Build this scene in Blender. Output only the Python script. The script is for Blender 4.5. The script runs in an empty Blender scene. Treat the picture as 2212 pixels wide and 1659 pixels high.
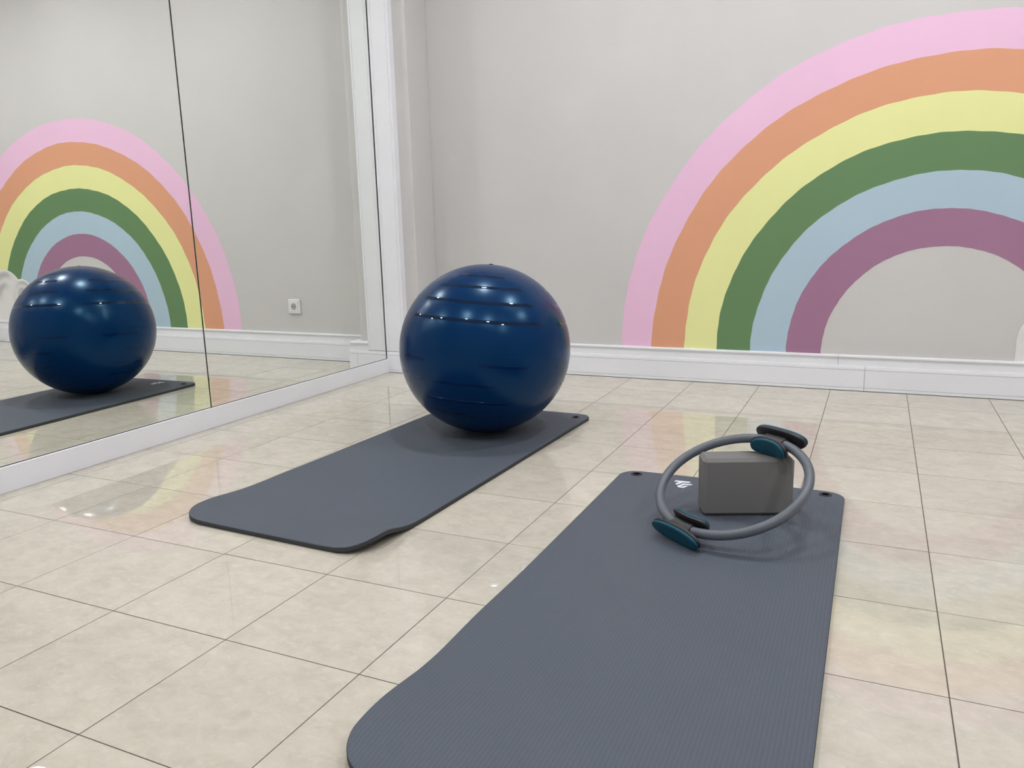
import bpy, bmesh, math, random
from math import sin, cos, pi, sqrt, radians
from mathutils import Vector, Matrix
random.seed(7)
S = 0.31            # one floor tile in metres; every length below is given in tiles
sc = bpy.context.scene
COL = sc.collection

# ---------------------------------------------------------------- camera, world, exposure
YAW, PITCH, ROLL, FPX = -.4377, -.198, -.0262, 1691.7
fw = Vector((sin(YAW)*cos(PITCH), cos(YAW)*cos(PITCH), sin(PITCH)))
r0 = Vector((cos(YAW), -sin(YAW), 0)); u0 = r0.cross(fw)
rt = r0*cos(ROLL)+u0*sin(ROLL); up = -r0*sin(ROLL)+u0*cos(ROLL)
CAMP = Vector((2.5302, -11.2633, 2.4608))
cam = bpy.data.objects.new('camera', bpy.data.cameras.new('camera')); COL.objects.link(cam)
cam.data.sensor_width = 36; cam.data.lens = 36*FPX/2212; cam.data.clip_start = .01
m = Matrix((rt, up, -fw)).transposed().to_4x4(); m.translation = CAMP*S
cam.matrix_world = m
sc.camera = cam
w = bpy.data.worlds.new('world'); sc.world = w; w.use_nodes = True
w.node_tree.nodes['Background'].inputs[0].default_value = (.5, .5, .52, 1)
w.node_tree.nodes['Background'].inputs[1].default_value = .1
vs = sc.view_settings
vs.view_transform = 'Standard'; vs.look = 'None'; vs.gamma = 1; vs.use_curve_mapping = False
vs.exposure = 0.0
LAMP = 234.0                                   # emission of the downlight lenses
LAMP_XY = [(-1.7, -2.7), (2.6, -2.4), (6.9, -2.7), (-2.1, -9.3), (2.5, -9.3), (7.4, -9.6)]
LAMP_COL = (1.0, .995, 1.01)
sc.cycles.max_bounces = 8; sc.cycles.diffuse_bounces = 4; sc.cycles.glossy_bounces = 5
sc.cycles.sample_clamp_indirect = 0.0; sc.cycles.adaptive_threshold = .05; sc.cycles.use_guiding = True
sc.cycles.blur_glossy = 0

# ---------------------------------------------------------------- room dimensions (tiles)
XM, YW, XR, YF, ZC = -5.225, .93, 11.0, -14.0, 8.7     # mirror plane, back wall, right wall, front wall, ceiling
PY, PX = .27, -4.60                                   # pier in the corner: front plane, right edge

# ---------------------------------------------------------------- helpers
def mat(name, col, rough=.5, **kw):
    m = bpy.data.materials.new(name); m.use_nodes = True
    b = m.node_tree.nodes['Principled BSDF']
    b.inputs['Base Color'].default_value = (*col, 1); b.inputs['Roughness'].default_value = rough
    for k, v in kw.items(): b.inputs[k.replace('_', ' ')].default_value = v
    return m
def nt(m): return m.node_tree, m.node_tree.nodes, m.node_tree.links, m.node_tree.nodes['Principled BSDF']
def node(N, t, **kw):
    n = N.new(t)
    for k, v in kw.items():
        if k in n.inputs: n.inputs[k].default_value = v
        else: setattr(n, k, v)
    return n
def mesh(name, V, F, smooth=False):
    me = bpy.data.meshes.new(name); me.from_pydata([tuple(Vector(v)*S) for v in V], [], F)
    bm = bmesh.new(); bm.from_mesh(me); bmesh.ops.recalc_face_normals(bm, faces=bm.faces); bm.to_mesh(me); bm.free()
    if smooth: me.polygons.foreach_set('use_smooth', [True]*len(me.polygons))
    return me
def props(o, label=None, cat=None, group=None, kind=None):
    for k, v in (('label', label), ('category', cat), ('group', group), ('kind', kind)):
        if v: o[k] = v
    return o
def obj(name, V, F, m, parent=None, smooth=False, auto=None, at=(0, 0, 0)):
    """V in tiles, world frame (or the frame whose origin is `at`); the object's origin sits at `at` under an unparented thing, or at its parent's."""
    base = Vector(at)
    if parent is not None: base = Vector(parent['_o']) if '_o' in parent else Vector((0, 0, 0))
    me = mesh(name, [Vector(v)-base for v in V], F, smooth or auto is not None)
    if auto is not None: me.set_sharp_from_angle(angle=radians(auto))
    o = bpy.data.objects.new(name, me); COL.objects.link(o); me.materials.append(m)
    if parent is not None: o.parent = parent
    else: o.location = base*S
    if parent is not None and '_o' in parent: o['_o'] = list(base)
    return o
def empty(name, at, label, cat, group=None):
    o = bpy.data.objects.new(name, None); COL.objects.link(o); o.location = Vector(at)*S; o.empty_display_size = .05
    o['_o'] = list(at); return props(o, label, cat, group)
def box(x0, x1, y0, y1, z0, z1):
    return ([(x0, y0, z0), (x1, y0, z0), (x1, y1, z0), (x0, y1, z0), (x0, y0, z1), (x1, y0, z1), (x1, y1, z1), (x0, y1, z1)],
            [(0, 3, 2, 1), (4, 5, 6, 7), (0, 1, 5, 4), (1, 2, 6, 5), (2, 3, 7, 6), (3, 0, 4, 7)])
def cbox(x0, x1, y0, y1, z0, z1, b):
    """box with chamfered edges"""
    V, F = box(x0, x1, y0, y1, z0, z1)
    bm = bmesh.new(); vv = [bm.verts.new(v) for v in V]; [bm.faces.new([vv[i] for i in f]) for f in F]
    bmesh.ops.bevel(bm, geom=list(bm.edges), offset=b, segments=1, affect='EDGES', profile=.5)
    bm.verts.index_update()
    out = [tuple(v.co) for v in bm.verts], [tuple(v.index for v in f.verts) for f in bm.faces]
    bm.free(); return out
def prism(profile, p0, p1, axes):
    """extrude a closed 2-D profile (a,b) from p0 to p1; axes = (A, B) vectors for a and b"""
    A, B = Vector(axes[0]), Vector(axes[1]); n = len(profile); V = []
    for p in (p0, p1): V += [Vector(p)+A*a+B*b for a, b in profile]
    F = [(i, (i+1) % n, n+(i+1) % n, n+i) for i in range(n)]+[tuple(range(n))[::-1], tuple(range(n, 2*n))]
    return V, F
def merge(*parts):
    V, F = [], []
    for v, f in parts:
        k = len(V); V += list(v); F += [tuple(i+k for i in g) for g in f]
    return V, F
def lathe(prof, at, n=32, M=None, loop=False):
    V, F = [], []
    for r, z in prof:
        for i in range(n):
            v = Vector((r*cos(2*pi*i/n), r*sin(2*pi*i/n), z)); V.append((M @ v if M else v)+Vector(at))
    for k in range(len(prof)-1):
        for i in range(n): F.append((k*n+i, k*n+(i+1) % n, (k+1)*n+(i+1) % n, (k+1)*n+i))
    if loop:
        k = len(prof)-1
        for i in range(n): F.append((k*n+i, k*n+(i+1) % n, (i+1) % n, i))
    else: F.append(tuple(range(n))[::-1]); F.append(tuple(range((len(prof)-1)*n, len(prof)*n)))
    return V, F

# ---------------------------------------------------------------- materials
def wall_paint(name, col, rough=.75):
    m = mat(name, col, rough); t, N, L, b = nt(m)
    tc = node(N, 'ShaderNodeTexCoord')
    n2 = node(N, 'ShaderNodeTexNoise', Scale=2.2, Detail=3.); L.new(tc.outputs['Object'], n2.inputs['Vector'])
    mx = node(N, 'ShaderNodeMix', data_type='RGBA'); mx.inputs[6].default_value = (*[c*.965 for c in col], 1); mx.inputs[7].default_value = (*[min(1, c*1.03) for c in col], 1)
    L.new(n2.outputs['Fac'], mx.inputs[0]); L.new(mx.outputs[2], b.inputs['Base Color'])
    return m
M_wall = wall_paint('beige_wall_paint', (.598, .590, .586))
M_ceil = wall_paint('white_ceiling_paint', (.78, .77, .75))
M_white = wall_paint('white_trim_paint', (.80, .815, .86), .35)
M_dark = mat('dark_gap', (.02, .02, .02), .8)  # for solid dark strips that stand in for shaded gaps
M_mirror = mat('mirror_silver', (.925, .945, .915), 0.0, Metallic=1.0)
M_seam_dark = mat('seam_dark', (.015, .017, .02), .6)  # dark colour set behind the open mirror seams in place of shade
def tile_material():
    m = mat('cream_marble_tile', (.6, .56, .46), .004); t, N, L, b = nt(m)
    b.inputs['IOR'].default_value = 1.5
    tc = node(N, 'ShaderNodeTexCoord'); oi = node(N, 'ShaderNodeObjectInfo')
    mul = node(N, 'ShaderNodeMath', operation='MULTIPLY'); mul.inputs[1].default_value = 37.; L.new(oi.outputs['Random'], mul.inputs[0])
    cmb = node(N, 'ShaderNodeCombineXYZ'); L.new(mul.outputs[0], cmb.inputs[2]); L.new(mul.outputs[0], cmb.inputs[0])
    add = node(N, 'ShaderNodeVectorMath', operation='ADD'); L.new(tc.outputs['Object'], add.inputs[0]); L.new(cmb.outputs[0], add.inputs[1])
    mp = node(N, 'ShaderNodeMapping'); mp.inputs['Scale'].default_value = (1, 1.35, 1); mp.inputs['Rotation'].default_value = (0, 0, .5); L.new(add.outputs[0], mp.inputs['Vector'])
    n1 = node(N, 'ShaderNodeTexNoise', Scale=15., Detail=6., Roughness=.70, Distortion=.35); L.new(mp.outputs[0], n1.inputs['Vector'])
    n2 = node(N, 'ShaderNodeTexNoise', Scale=42., Detail=3., Roughness=.7, Distortion=.3); L.new(mp.outputs[0], n2.inputs['Vector'])
    r1 = node(N, 'ShaderNodeValToRGB'); e = r1.color_ramp.elements
    e[0].position = .34; e[0].color = (.492, .462, .392, 1); e[1].position = .66; e[1].color = (.582, .545, .470, 1)
    k = e.new(.5); k.color = (.545, .508, .434, 1)
    L.new(n1.outputs['Fac'], r1.inputs[0])
    r2 = node(N, 'ShaderNodeValToRGB'); e = r2.color_ramp.elements
    e[0].position = .52; e[0].color = (0, 0, 0, 1); e[1].position = .72; e[1].color = (.5, .5, .5, 1); L.new(n2.outputs['Fac'], r2.inputs[0])
    mx = node(N, 'ShaderNodeMix', data_type='RGBA'); mx.inputs[7].default_value = (.64, .625, .56, 1)
    L.new(r2.outputs[0], mx.inputs[0]); L.new(r1.outputs[0], mx.inputs[6])
    # slight tone difference from tile to tile
    mr = node(N, 'ShaderNodeMapRange'); mr.inputs['To Min'].default_value = .965; mr.inputs['To Max'].default_value = 1.03; L.new(oi.outputs['Random'], mr.inputs['Value'])
    mm = node(N, 'ShaderNodeVectorMath', operation='SCALE'); L.new(mx.outputs[2], mm.inputs[0]); L.new(mr.outputs[0], mm.inputs['Scale'])
    L.new(mm.outputs[0], b.inputs['Base Color'])
    return m
M_tile = tile_material()
M_grout = mat('grey_brown_grout', (.115, .097, .082), .9)
def foam_mat():
    m = mat('grey_ribbed_foam', (.075, .090, .118), .62, Specular_IOR_Level=.35); t, N, L, b = nt(m)
    tc = node(N, 'ShaderNodeTexCoord'); mp = node(N, 'ShaderNodeMapping'); L.new(tc.outputs['Object'], mp.inputs['Vector'])
    nz = node(N, 'ShaderNodeTexNoise', Scale=110., Detail=2.); L.new(mp.outputs[0], nz.inputs['Vector'])
    wv = node(N, 'ShaderNodeTexWave', wave_type='BANDS', bands_direction='X', Scale=44., Distortion=1.4, Detail=1.)
    wv.inputs['Detail Scale'].default_value = 3.
    L.new(mp.outputs[0], wv.inputs['Vector'])
    w2 = node(N, 'ShaderNodeTexWave', wave_type='BANDS', bands_direction='Y', Scale=62., Distortion=2.0, Detail=1.); L.new(mp.outputs[0], w2.inputs['Vector'])
    a1 = node(N, 'ShaderNodeMath', operation='MULTIPLY_ADD'); a1.inputs[1].default_value = .22; L.new(w2.outputs['Fac'], a1.inputs[0]); L.new(wv.outputs['Fac'], a1.inputs[2])
    a2 = node(N, 'ShaderNodeMath', operation='MULTIPLY_ADD'); a2.inputs[1].default_value = .5; L.new(nz.outputs['Fac'], a2.inputs[0]); L.new(a1.outputs[0], a2.inputs[2])
    bp = node(N, 'ShaderNodeBump', Strength=.5, Distance=.0006); L.new(a2.outputs[0], bp.inputs['Height']); L.new(bp.outputs[0], b.inputs['Normal'])
    mx = node(N, 'ShaderNodeMix', data_type='RGBA'); mx.inputs[6].default_value = (.068, .082, .108, 1); mx.inputs[7].default_value = (.088, .104, .132, 1)
    mr = node(N, 'ShaderNodeMapRange'); mr.inputs['From Max'].default_value = 1.6; L.new(a2.outputs[0], mr.inputs['Value']); L.new(mr.outputs[0], mx.inputs[0]); L.new(mx.outputs[2], b.inputs['Base Color'])
    return m
M_foam = foam_mat()
M_rim = mat('dark_foam_edge', (.052, .055, .060), .75, Specular_IOR_Level=.2)
M_eyelet = mat('black_eyelet_plastic', (.020, .019, .023), .45, Specular_IOR_Level=.3)
M_hole = mat('hole_dark', (.002, .002, .003), .9, Specular_IOR_Level=0)  # black painted for the dark inside open holes
M_print = mat('white_print', (.72, .76, .86), .5)
def ball_mat(name, col, rough, coat=0.):
    m = mat(name, col, rough); t, N, L, b = nt(m)
    b.inputs['IOR'].default_value = 1.5
    if coat: b.inputs['Coat Weight'].default_value = coat; b.inputs['Coat Roughness'].default_value = .04
    tc = node(N, 'ShaderNodeTexCoord'); n = node(N, 'ShaderNodeTexNoise', Scale=5., Detail=5.); L.new(tc.outputs['Object'], n.inputs['Vector'])
    mr = node(N, 'ShaderNodeMapRange'); mr.inputs['To Min'].default_value = rough*.8; mr.inputs['To Max'].default_value = rough*1.2
    L.new(n.outputs['Fac'], mr.inputs['Value']); L.new(mr.outputs[0], b.inputs['Roughness'])
    return m
M_ball = ball_mat('deep_blue_vinyl', (.0, .021, .090), .25)
M_ball.node_tree.nodes['Principled BSDF'].inputs['Specular Tint'].default_value = (.35, .75, 1, 1)
M_ball.node_tree.nodes['Principled BSDF'].inputs['IOR'].default_value = 1.40
M_stripe = ball_mat('glossy_blue_vinyl', (.0, .011, .045), .035)
M_rib_low = ball_mat('satin_blue_vinyl', (.0, .011, .058), .2)
M_rib_low.node_tree.nodes['Principled BSDF'].inputs['Specular Tint'].default_value = (.3, .6, 1, 1)
M_block = wall_paint('grey_eva_foam', (.178, .175, .174), .8)
M_tube = mat('grey_rubber_tube', (.104, .119, .145), .40)
M_black = mat('black_plastic', (.018, .017, .021), .45)
M_teal = mat('teal_foam', (.001, .068, .115), .5, Specular_IOR_Level=.35)
M_socket = mat('white_socket_plastic', (.80, .80, .80), .3)
M_lens = mat('lamp_lens', (1, 1, 1), .5)
t, N, L, b = nt(M_lens); b.inputs['Emission Color'].default_value = (*LAMP_COL, 1); b.inputs['Emission Strength'].default_value = LAMP
M_metal = mat('white_lamp_ring', (.8, .8, .8), .3)
PAINT = [('pink', (.820, .530, .730)), ('orange', (.715, .350, .207)), ('yellow', (.800, .820, .367)),
         ('green', (.124, .241, .105)), ('light_blue', (.416, .560, .667)), ('mauve', (.350, .178, .290))]
M_paint = {k: wall_paint(k+'_mural_paint', c, .6) for k, c in PAINT}

# ---------------------------------------------------------------- shell
def struct(name, V, F, m, parent=None, **kw):
    o = obj(name, V, F, m, parent, **kw)
    if parent is None: o['kind'] = 'structure'
    return o
floor = struct('floor', *box(XM-.3, XR+.3, YF-.3, YW+.3, -.2, -.0024), M_grout)
def tile_mesh(name, wx, wy):
    V, F = box(-wx/2, wx/2, -wy/2, wy/2, -.0016, 0)
    b = .0003   # chamfered arris: top face drawn in
    V = [(-wx/2, -wy/2, -.0023), (wx/2, -wy/2, -.0023), (wx/2, wy/2, -.0023), (-wx/2, wy/2, -.0023),
         (-wx/2, -wy/2, -.0012), (wx/2, -wy/2, -.0012), (wx/2, wy/2, -.0012), (-wx/2, wy/2, -.0012),
         (-wx/2+b, -wy/2+b, 0), (wx/2-b, -wy/2+b, 0), (wx/2-b, wy/2-b, 0), (-wx/2+b, wy/2-b, 0)]
    F = [(0, 3, 2, 1), (8, 9, 10, 11)]+[(i, (i+1) % 4, 4+(i+1) % 4, 4+i) for i in range(4)]+[(4+i, 4+(i+1) % 4, 8+(i+1) % 4, 8+i) for i in range(4)]
    me = mesh(name, V, F); me.materials.append(M_tile); return me
G = .0068
xs = [XM-.02]+list(range(-5, int(XR)+1)); ys = list(range(int(YF), 1))+[YW]
cache = {}
for a, bx in zip(xs, xs[1:]):
    for c, d in zip(ys, ys[1:]):
        key = (round(bx-a, 3), round(d-c, 3))
        if key not in cache: cache[key] = tile_mesh('tile', bx-a-G, d-c-G)
        o = bpy.data.objects.new('tile', cache[key]); COL.objects.link(o); o.parent = floor
        o.location = Vector(((a+bx)/2, (c+d)/2, 0))*S
        o.rotation_euler = (random.uniform(-1, 1)*.0007, random.uniform(-1, 1)*.0007, 0)

struct('wall_back', *box(PX-1.2, XR+.3, YW, YW+.3, -.2, ZC), M_wall)
struct('wall_left', *box(XM-.35, XM-.05, YF-.3, YW+.3, -.2, ZC), M_wall)
struct('wall_right', *box(XR, XR+.3, YF-.3, YW, -.2, ZC), M_wall)
struct('wall_front', *box(XM-.05, XR, YF-.3, YF, -.2, ZC), M_wall)
struct('wall_corner', *cbox(XM-.05, PX, PY, YW, -.2, ZC, .012), M_wall)      # the pier beside the mirror
ceil = struct('ceiling', *box(XM-.35, XR+.3, YF-.3, YW+.3, ZC, ZC+.3), M_ceil)
for x, y in LAMP_XY:
    ring = struct('downlight', *lathe([(.26, 0), (.38, 0), (.38, -.03), (.34, -.05), (.28, -.05), (.26, -.02)], (x, y, ZC), 28, None, True), M_metal, ceil, auto=40)
    obj('lens', *lathe([(.27, -.012), (.27, -.03)], (x, y, ZC), 28), M_lens, ring)

# skirting of the back wall: lower board with two shallow grooves, upper board with a rounded bead
def lower_profile(t):      # (out from wall, height)
    return [(0, .008), (t, .008), (t, .046), (t-.008, .048), (t-.008, .053), (t, .055), (t, .305), (t-.008, .307), (t-.008, .312), (t, .314), (t, .360), (t-.004, .370), (0, .372)]
def upper_profile(t):
    return [(0, .372), (t-.018, .372), (t-.018, .484), (t-.002, .488), (t, .503), (t-.003, .514), (t-.012, .521), (0, .523)]
A = ((0, -1, 0), (0, 0, 1))
bb = struct('baseboard_back', *prism([(0, 0), (.035, 0), (.035, .06), (0, .06)], (PX+.2, YW, -.001), (XR, YW, -.001), A), M_dark)
g = .0022
for x0, x1 in ((PX, 2.445-g), (2.445+g, XR)): obj('lower_board', *prism(lower_profile(.055), (x0, YW, 0), (x1, YW, 0), A), M_white, bb, auto=25)
for x0, x1 in ((PX, 2.08-g), (2.08+g, XR)): obj('upper_board', *prism(upper_profile(.05), (x0, YW, 0), (x1, YW, 0), A), M_white, bb, auto=25)
# skirting round the pier: thick boards
bc = struct('baseboard_corner', *prism([(0, 0), (.10, 0), (.10, .06), (0, .06)], (XM+.02, PY, -.001), (PX+.08, PY, -.001), A), M_dark)
TP = .135
obj('lower_board', *prism(lower_profile(TP), (XM+.012, PY, 0), (PX-.006-g, PY, 0), A), M_white, bc, auto=25)
obj('lower_board', *merge(prism(lower_profile(TP), (PX-.006+g, PY, 0), (PX+.17, PY, 0), A),
                          prism(lower_profile(.17), (PX, PY, 0), (PX, YW-.056, 0), ((1, 0, 0), (0, 0, 1)))), M_white, bc, auto=25)
obj('upper_board', *merge(prism(upper_profile(TP), (PX-.24, PY, 0), (PX+.155, PY, 0), A),
                          prism(upper_profile(.17), (PX, PY-TP+.03, 0), (PX, YW-.052, 0), ((1, 0, 0), (0, 0, 1)))), M_white, bc, auto=25)
# casing between mirror and pier
cx0, cx1, cy0 = XM+.014, PX-.24, PY-.13
prof = [(cx0, PY), (cx0, cy0-.008), (cx0+.040, cy0-.008), (cx0+.044, cy0+.004), (cx0+.050, cy0+.004), (cx0+.054, cy0), (cx1-.05, cy0), (cx1-.047, cy0+.007), (cx1-.041, cy0+.007), (cx1-.038, cy0), (cx1-.006, cy0), (cx1, cy0+.006), (cx1, PY)]
struct('trim_1', *prism(prof, (0, 0, .379), (0, 0, ZC), ((1, 0, 0), (0, 1, 0))), M_white)
# ledge under the mirror (it drops slightly towards the corner)
yb = [YF, -4., PY-TP]; hb = [.262, .262, .240]
V = []
for y, h in zip(yb, hb): V += [(XM+.014, y, .003), (XM+.040, y, .003), (XM+.040, y, h-.004), (XM+.036, y, h), (XM+.014, y, h)]
F = [(k*5+i, k*5+(i+1) % 5, (k+1)*5+(i+1) % 5, (k+1)*5+i) for k in range(2) for i in range(5)]+[(4, 3, 2, 1, 0), (10, 11, 12, 13, 14)]
bl_ = struct('baseboard_left', V, F, M_white)
V = []
for y, h in zip(yb, hb): V += [(XM+.0006, y, .003), (XM+.0136, y, .003), (XM+.0136, y, h+.003), (XM+.0006, y, h+.006)]
F = [(k*4+i, k*4+(i+1) % 4, (k+1)*4+(i+1) % 4, (k+1)*4+i) for k in range(2) for i in range(4)]+[(3, 2, 1, 0), (8, 9, 10, 11)]
obj('gap_shade_strip', V, F, M_dark, bl_)  # dark strip added to draw the shaded gap between mirror and ledge
struct('baseboard_right', *prism(lower_profile(.055), (XR, YF, 0), (XR, YW, 0), ((-1, 0, 0), (0, 0, 1))), M_white)
struct('baseboard_front', *prism(lower_profile(.055), (XM, YF, 0), (XR, YF, 0), ((0, 1, 0), (0, 0, 1))), M_white)

# ---------------------------------------------------------------- mirrors
mg = .0095
ym = [PY-TP+.006, -3.92, -7.97, -12.0, YF+.01]
ml = ['tall frameless wall mirror next to the white corner casing', 'tall frameless wall mirror left of the dark vertical seam, reflecting the blue ball',
      'frameless wall mirror nearest the camera, outside the left edge', 'narrow frameless wall mirror at the front end of the room']
for k in range(2):
    r = empty('wall_mirror', (XM, (ym[k]+ym[k+1])/2, .18), ml[k], 'mirror')
    obj('glass', *cbox(XM-.014, XM, ym[k+1]+mg, ym[k]-mg, .18, 8.2, .002), M_mirror, r)
    obj('seam_dark_board', *box(XM-.05, XM-.014, ym[k+1]+.0006, ym[k]-.0006, .18, 8.2), M_seam_dark, r)  # dark board added so the open seam reads black, not wall-coloured
for k in range(2, 4):
    r = empty('wall_mirror', (XM, (ym[k]+ym[k+1])/2, .18), ml[k], 'mirror')
    obj('glass', *cbox(XM-.014, XM, ym[k+1]+mg, ym[k]-mg, .18, 8.2, .002), M_mirror, r)
    obj('seam_dark_board', *box(XM-.05, XM-.014, ym[k+1]+.0006, ym[k]-.0006, .18, 8.2), M_seam_dark, r)  # same added dark board behind the seams

# ---------------------------------------------------------------- rainbow mural
RC, RZ = 3.33, .523
XL = [-1.176, -.684, -.172, .331, .835, 1.347, 1.838]        # left feet of the stripe borders
ZT = [5.02, 4.53, 4.035, 3.545, 3.045, 2.555, 2.06]          # their crests
rb = empty('rainbow_mural', (RC, YW, RZ), 'large six-striped pastel rainbow painted on the beige back wall', 'mural')
def border(k, a):
    rx = RC-XL[k]; rz = ZT[k]-RZ
    wob = 1+.0018*sin(a*7+k*2.1)+.0010*sin(a*19+k*1.3)+.0009*sin(a*61+k)
    return rx*wob*cos(a), rz*wob*sin(a)
NA = 220
for k, (nm, _) in enumerate(PAINT):
    V, F = [], []
    for i in range(NA+1):
        a = pi*i/NA
        for kk in (k, k+1):
            x, z = border(kk, a)
            for y in (YW-.0024, YW-.0006): V.append((RC-x, y, RZ+z))
    for i in range(NA):
        b0, b1 = i*4, i*4+4
        F += [(b0, b0+2, b1+2, b1), (b0+1, b1+1, b1+3, b0+3), (b0, b1, b1+1, b0+1), (b0+2, b0+3, b1+3, b1+2)]
    o = obj(nm+'_stripe', V, F, M_paint[nm], rb)
# cloud over the right foot
CL = [(4.78, .78, .52), (5.20, .98, .42), (5.62, 1.12, .42), (6.22, 1.12, .64), (7.05, 1.25, .74), (7.75, .95, .6), (8.25, .78, .48)]
def cloud_top(x):
    z = -1
    for cx, cz, r in CL:
        d = r*r-(x-cx)**2
        if d >= 0: z = max(z, cz+sqrt(d))
    return z
x0, x1 = CL[0][0]-CL[0][2], CL[-1][0]+CL[-1][2]; nx, nz = 260, 46
V, F, gray = [], [], []
for i in range(nx+1):
    x = x0+.0005+(x1-x0-.001)*i/nx; zt = cloud_top(x)
    for j in range(nz+1):
        z = RZ+(zt-RZ)*j/nz; V.append((x, YW-.0035, z))
        gsum = 0
        for cx, cz, r in CL:
            d = sqrt((x-cx)**2+(z-cz)**2)/r; an = math.atan2(z-cz, x-cx)
            for rr, ww, am in ((.80, .13, .75), (.40, .13, .70)):
                wa = max(0, cos((an-1.15)*.75))
                gsum = max(gsum, am*math.exp(-((d-rr)/ww)**2)*wa*(.55+.45*sin(x*7+z*5)) if d < .97 else 0)
        gray.append(max(0, min(1, gsum)))
for i in range(nx):
    for j in range(nz): k = i*(nz+1)+j; F.append((k, k+nz+1, k+nz+2, k+1))
cl = empty('cloud_mural', (6.4, YW, RZ), 'white cloud with grey brushed shading painted over the right foot of the rainbow', 'mural')
mc = mat('cloud_paint', (.7, .7, .7), .6); t, N, L, b = nt(mc)
at = node(N, 'ShaderNodeAttribute', attribute_name='grey'); mx = node(N, 'ShaderNodeMix', data_type='RGBA')
mx.inputs[6].default_value = (.77, .765, .76, 1); mx.inputs[7].default_value = (.33, .35, .37, 1)
nz_ = node(N, 'ShaderNodeTexNoise', Scale=9., Detail=4.); tc = node(N, 'ShaderNodeTexCoord'); L.new(tc.outputs['Object'], nz_.inputs['Vector'])
mu = node(N, 'ShaderNodeMath', operation='MULTIPLY'); L.new(at.outputs['Fac'], mu.inputs[0])
mr = node(N, 'ShaderNodeMapRange'); mr.inputs['From Min'].default_value = .3; mr.inputs['From Max'].default_value = .65; mr.inputs['To Min'].default_value = .7; mr.inputs['To Max'].default_value = 1.4
L.new(nz_.outputs['Fac'], mr.inputs['Value']); L.new(mr.outputs[0], mu.inputs[1]); L.new(mu.outputs[0], mx.inputs[0]); L.new(mx.outputs[2], b.inputs['Base Color'])
o = obj('painted_cloud', V, F, mc, cl)
af = o.data.attributes.new('grey', 'FLOAT', 'POINT'); af.data.foreach_set('value', gray)
# lighter outline of the cloud
V, F = [], []
for i in range(nx+1):
    x = x0+.0005+(x1-x0-.001)*i/nx; zt = cloud_top(x); V += [(x, YW-.005, max(RZ, zt-.035)), (x, YW-.005, zt)]
for i in range(nx): F.append((2*i, 2*i+2, 2*i+3, 2*i+1))
obj('outline', V, F, mat('cloud_outline_paint', (.86, .86, .86), .6), cl)

# ---------------------------------------------------------------- wall socket (seen in the mirror only)
sx, sz = -2.60, 1.035
so = empty('wall_socket', (sx, YW, sz-.145), 'white square power socket low on the back wall, seen in the mirror', 'socket')
obj('frame', *cbox(sx-.145, sx+.145, YW-.032, YW+.002, sz-.145, sz+.145, .012), M_socket, so)
obj('insert', *cbox(sx-.098, sx+.098, YW-.040, YW-.03, sz-.098, sz+.098, .004), M_socket, so)
Mr = Matrix.Rotation(radians(90), 3, 'X')
obj('recess_shade_disc', *lathe([(.066, -.002), (.066, .002), (.060, .0025), (.002, .0025)], (sx, YW-.040, sz), 28, Mr), mat('recess_shade_grey', (.42, .42, .42), .5), so, auto=40)  # raised grey disc, its tone standing in for a shaded recess
for dx in (-.028, .028): obj('pin_hole_dark', *lathe([(.008, 0), (.008, .006)], (sx+dx, YW-.040, sz), 12, Mr), M_hole, so)  # raised black discs painted as the dark of the pin openings

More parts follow.
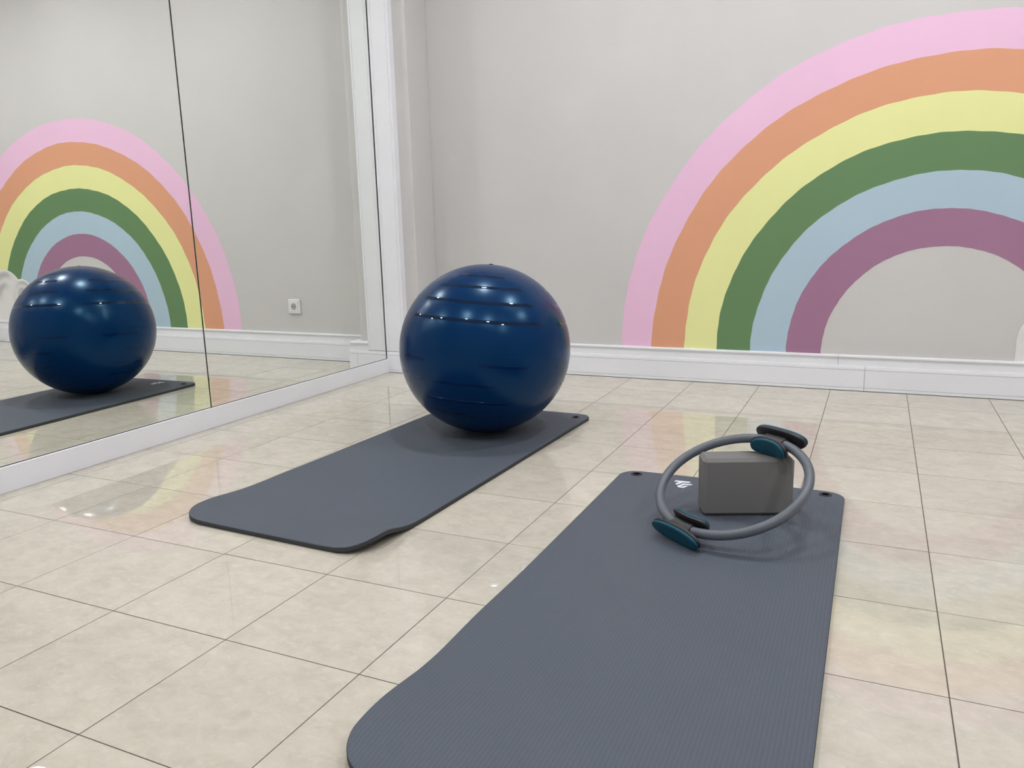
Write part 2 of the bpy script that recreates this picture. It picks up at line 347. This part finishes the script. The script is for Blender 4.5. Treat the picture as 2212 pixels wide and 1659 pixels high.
# ---------------------------------------------------------------- exercise mats
TH, MW, ML = .041, 2.05, 4.81
TG = [[(0.891, -4.182), (0.905, -4.142), (1.046, -4.142), (1.034, -4.182), (0.990, -4.184), (0.977, -4.190), (0.938, -4.270), (0.918, -4.238), (0.942, -4.182)],
      [(0.948, -4.302), (0.990, -4.209), (1.079, -4.210), (1.062, -4.246), (1.010, -4.246), (0.984, -4.303), (1.000, -4.304), (1.020, -4.268), (1.048, -4.266), (1.018, -4.338), (0.971, -4.338)]]
def make_mat(label, cx, cy, rot, lifts, logo_x, ey):
    """lifts: (edge sign, y centre, sigma, amplitude, reach) in the mat's own frame, y+ towards the back wall"""
    root = empty('exercise_mat', (cx, cy, 0), label, 'exercise mat'); root.rotation_euler.z = rot
    loc = bpy.data.objects
    def lift(x, y):
        h = 0
        for s, yc, sg, am, rc in lifts:
            d = MW/2-s*x
            h += am*math.exp(-((y-yc)/sg)**2)*math.exp(-(max(d, 0)/rc)**2)
        return h
    def hw(y, e):
        """half width at y of the outline drawn in by e"""
        H = ML/2-e; r = (.27 if y < 0 else .17)-e
        a = abs(y)-(H-r)
        return (MW/2-e) if a <= 0 else (MW/2-e)-r+sqrt(max(0, r*r-min(a, r)**2))
    ny = 150; rows = []
    for i in range(ny+1):
        t_ = i/ny; rows.append(-cos(pi*t_)*.35+(2*t_-1)*.65)       # denser at the ends
    ns = 44; V, F = [], []
    # top: drawn in by e; rim rounds over; bottom the same drawn in
    shells = [(.006, TH), (.0018, TH-.0018), (0, TH-.006), (0, .006), (.0018, .0018), (.005, .0004)]
    def ring_pts(e, z):
        out = []
        H = ML/2-e
        for i in range(ny+1): y = rows[i]*H; out.append((hw(y, e), y))
        L1 = out; R1 = [(-a, y) for a, y in reversed(out)]
        k = 10
        top = [(hw(H, e)*(1-2*j/k), H) for j in range(1, k)]; bot = [(-hw(-H, e)*(1-2*j/k), -H) for j in range(1, k)]
        pts = L1+top+R1+bot
        return [(x, y, z+lift(x, y)) for x, y in pts]
    loops = []
    for e, z in shells:
        b0 = len(V); pts = ring_pts(e, z); V += pts; loops.append((b0, len(pts)))
    for (a, n), (b_, _) in zip(loops, loops[1:]):
        for i in range(n): F.append((a+i, a+(i+1) % n, b_+(i+1) % n, b_+i))
    # caps: interior grids
    def cap(li, e, z):
        b0, n = loops[li]; H = ML/2-e; k = 10; idx = []
        for i in range(ny+1):
            y = rows[i]*H; h = hw(y, e); row = []
            for j in range(ns+1):
                s = j/ns; u = .5-.5*cos(pi*s); u = .5*u+.5*s; x = h*(1-2*u)
                if j == 0: row.append(b0+i)
                elif j == ns: row.append(b0+(ny+1)+(k-1)+(ny-i))
                else: row.append(len(V)); V.append((x, y, z+lift(x, y)))
            idx.append(row)
        for i in range(ny):
            for j in range(ns): F.append((idx[i][j], idx[i+1][j], idx[i+1][j+1], idx[i][j+1]))
        # close the thin end slivers between grid rows and the outline points of the short ends
        F.append(tuple([idx[ny][0]]+[b0+ny+1+j for j in range(k-1)]+[idx[ny][ns]]+idx[ny][1:ns][::-1]))
        F.append(tuple([idx[0][0]]+idx[0][1:ns]+[idx[0][ns]]+[b0+2*(ny+1)+(k-1)+j for j in range(k-1)]))
    cap(0, *shells[0]); cap(len(shells)-1, *shells[-1])
    root['_o'] = [0, 0, 0]
    fs = obj('foam_sheet', V, F, M_foam, root, auto=50); fs.data.materials.append(M_rim)
    n = loops[0][1]; fs.data.polygons.foreach_set('material_index', [1 if n <= i < 5*n else 0 for i in range(len(F))])
    for s in (-1, 1):
        x, y = s*.866, ey; z = TH+lift(x, y)
        e_ = obj('eyelet', *lathe([(.030, .0002), (.054, .0002), (.056, .003), (.050, .0065), (.036, .0068), (.031, .004)], (x, y, z), 32, None, True), M_eyelet, root, auto=50)
        obj('hole_dark_disc', *lathe([(.0325, -.001), (.0325, .0030)], (x, y, z), 28), M_hole, e_)  # solid black disc painted as the dark of the opening
    V, F = [], []
    for poly in TG:
        k = len(V)
        for x, y in poly: V.append((x-.985+logo_x, y+4.24+ML/2-.265, TH+.0008))
        F.append(tuple(range(k, k+len(poly))))
    me = obj('printed_logo', V, F, M_print, root)
    del root['_o']
    return root
make_mat('grey ribbed exercise mat under the blue ball, its near right corner curling up', -1.838, -4.237, -.040,
         [(1, -2.14, .27, .080, .24), (-1, -2.08, .34, .038, .30)], -.345, ML/2-.195)
make_mat('grey ribbed exercise mat in the foreground under the foam block and ring', 1.366, -6.355, .004,
         [(-1, -2.00, .42, .075, .34), (-1, -.9, .5, .018, .25), (1, -2.05, .4, .05, .3)], -.381, ML/2-.110)

# ---------------------------------------------------------------- gym ball
BC = Vector((-1.700, -2.960, 1.034)); RXY, RZZ = 1.021, 1.004
FLAT = TH+.0012-.006
ball = empty('gym_ball', (BC.x, BC.y, TH), 'large dark blue inflated gym ball resting on the far mat', 'ball')
AX = Vector((.070, .087, .994)).normalized(); E1 = AX.cross(Vector((0, 1, 0))).normalized(); E2 = AX.cross(E1)
def bpt(lat, lon, off=0.):
    d = AX*sin(lat)+(E1*cos(lon)+E2*sin(lon))*cos(lat)
    p = Vector((d.x*(RXY+off), d.y*(RXY+off), d.z*(RZZ+off)))+BC
    zf = TH+.001
    if p.z < zf: p.z = zf
    return p
nl, nn_ = 128, 96; V, F = [], []
for j in range(1, nn_):
    for i in range(nl): V.append(bpt(-pi/2+pi*j/nn_, 2*pi*i/nl))
for j in range(nn_-2):
    for i in range(nl): F.append((j*nl+i, j*nl+(i+1) % nl, (j+1)*nl+(i+1) % nl, (j+1)*nl+i))
V += [bpt(-pi/2, 0), bpt(pi/2, 0)]
for i in range(nl): F.append((len(V)-2, (i+1) % nl, i)); F.append((len(V)-1, (nn_-2)*nl+i, (nn_-2)*nl+(i+1) % nl))
obj('shell', V, F, M_ball, ball, smooth=True)
def strip(lat, lo, hi, wd=1.25, m_=None):
    n = max(6, int((hi-lo)/2)); V, F = [], []
    prof = [(-1, -.002), (-.9, .0012), (-.3, .0018), (.3, .0018), (.9, .0012), (1, -.002)]
    for i in range(n+1):
        a = radians(lo+(hi-lo)*i/n)
        for s, off in prof: V.append(bpt(radians(lat+s*wd), a, off))
    k = len(prof)
    for i in range(n):
        for j in range(k-1): F.append((i*k+j, (i+1)*k+j, (i+1)*k+j+1, i*k+j+1))
    F.append(tuple(range(k))[::-1]); F.append(tuple(n*k+j for j in range(k)))
    obj('grip_rib', V, F, m_ or M_stripe, ball, auto=50)
for c in (105, 225, 345):
    for lat, h in ((60, 31), (48, 42), (35.5, 47), (22.6, 51)): strip(lat, c-h, c+h)
    for lat, a, b_ in ((-5, -55, -30), (-5, 8, 40), (-18, -40, 20), (-31, -35, 30), (-43, -30, 30)): strip(lat, c+a, c+b_, 1.1, M_rib_low)
# raised swirls moulded between the ribs, mid seam and valve plug
V, F = [], []
for i in range(181):
    a = 2*pi*i/180
    for s, off in ((-.13, -.001), (0, .0022), (.13, -.001)): V.append(bpt(radians(1.5+s), a, off))
for i in range(180):
    for j in range(2): F.append((i*3+j, (i+1)*3+j, (i+1)*3+j+1, i*3+j+1))
obj('mould_seam', V, F, M_ball, ball, smooth=True)
vp = bpt(pi/2, 0); nv = (vp-BC).normalized()
Mv = Vector((0, 0, 1)).rotation_difference(nv).to_matrix()
obj('valve_plug', *lathe([(.026, -.010), (.028, .002), (.023, .006), (.010, .008), (.002, .008)], vp, 24, Mv), M_stripe, ball, auto=50)

# ---------------------------------------------------------------- foam block
bo = Vector((1.350, -4.962, TH+.0008)); ub = Vector((.925, .380, 0)).normalized(); vb = Vector((-ub.y, ub.x, 0))
Vb, Fb = cbox(-.030, .712, 0, .255, 0, .495, .028)
blk = obj('yoga_block', [bo+ub*x+vb*y+Vector((0, 0, z)) for x, y, z in Vb], Fb, M_block, at=tuple(bo))
props(blk, 'grey foam block standing on its long side, holding up the leaning ring', 'yoga block')

# ---------------------------------------------------------------- exercise ring
c0 = Vector((1.552, -4.978, .358)); RC0 = .587
rc = CAMP+(c0-CAMP)*.9775; n_ = Vector((-.178, -.391, .903)).normalized()
e1 = Vector((0, 0, 1)).cross(n_).normalized(); e2 = n_.cross(e1)
ringo = empty('pilates_ring', (rc.x, rc.y, TH), 'grey resistance ring with teal pads leaning against the foam block', 'exercise ring')
def rp(ang, rho, h): return rc+(e1*cos(ang)+e2*sin(ang))*rho+n_*h
def tube(a0, a1, r, n, closed=False, rh=None, sq=2.):
    V, F = [], []; m_ = 18
    for i in range(n if closed else n+1):
        a = a0+(a1-a0)*i/n
        for j in range(m_):
            t_ = 2*pi*j/m_; cx = math.copysign(abs(cos(t_))**(2/sq), cos(t_)); sx_ = math.copysign(abs(sin(t_))**(2/sq), sin(t_))
            V.append(rp(a, RC0+r*cx, (rh or r)*sx_))
    q = n if closed else n+1
    for i in range(n):
        for j in range(m_): F.append((i*m_+j, ((i+1) % q)*m_+j, ((i+1) % q)*m_+(j+1) % m_, i*m_+(j+1) % m_))
    if not closed: F += [tuple(range(m_))[::-1], tuple(n*m_+j for j in range(m_))]
    return V, F
A1, A2 = radians(262), radians(84.5)
dw = radians(9.)
for a0, a1 in ((A2-2*pi+dw*.9+2*pi, A1-dw*.9), (A1+dw*.9, A2+2*pi-dw*.9)):
    obj('tube', *tube(a0, a1, .0385, 56), M_tube, ringo, auto=60)
def plate(ac, sgn, d0, d1, hl, hh, m_, parent, bev=.006, k=.75, name='pad'):
    n = 56; V, F = [], []
    def P(s, h, d): return rp(ac+s/RC0, RC0+sgn*(d+k*s*s)+(s*s/(2*RC0))*(0.55), h)
    def outline(q):
        out = []
        for i in range(n):
            t_ = 2*pi*i/n; ct, st = cos(t_), sin(t_)
            out.append((math.copysign(abs(ct)**(2/2.5), ct)*(hl-q), math.copysign(abs(st)**(2/2.5), st)*(hh-q)))
        return out
    L_ = []
    for q, d in ((0.004, d0), (0, d0+.003), (0, d1-bev), (bev*.35, d1-bev*.35), (bev, d1)):
        L_.append(len(V)); V += [P(s, h, d) for s, h in outline(q)]
    for a, b_ in zip(L_, L_[1:]):
        for i in range(n): F.append((a+i, a+(i+1) % n, b_+(i+1) % n, b_+i))
    for a, d, q in ((L_[0], d0, .004), (L_[-1], d1, bev)):
        prev = a
        for sh in (.75, .5, .25):
            cur = len(V); V += [P(s*sh, h*sh, d) for s, h in outline(q)]
            for i in range(n): F.append((prev+i, prev+(i+1) % n, cur+(i+1) % n, cur+i))
            prev = cur
        c = len(V); V.append(P(0, 0, d))
        for i in range(n): F.append((prev+i, prev+(i+1) % n, c))
    return obj(name, V, F, m_, parent, auto=50)
for ac in (A1, A2):
    hd = obj('handle', *tube(ac-dw, ac+dw, .050, 10, rh=.046, sq=3.2), M_black, ringo, auto=40)
    for sgn in (-1, 1):
        plate(ac, sgn, .047, .074, .205, .086, M_black, hd, name='pad_holder')
        plate(ac, sgn, .0735, .099, .198, .081, M_teal, hd, bev=.010, name='foam_pad')

for o in list(bpy.data.objects):
    if '_o' in o: del o['_o']
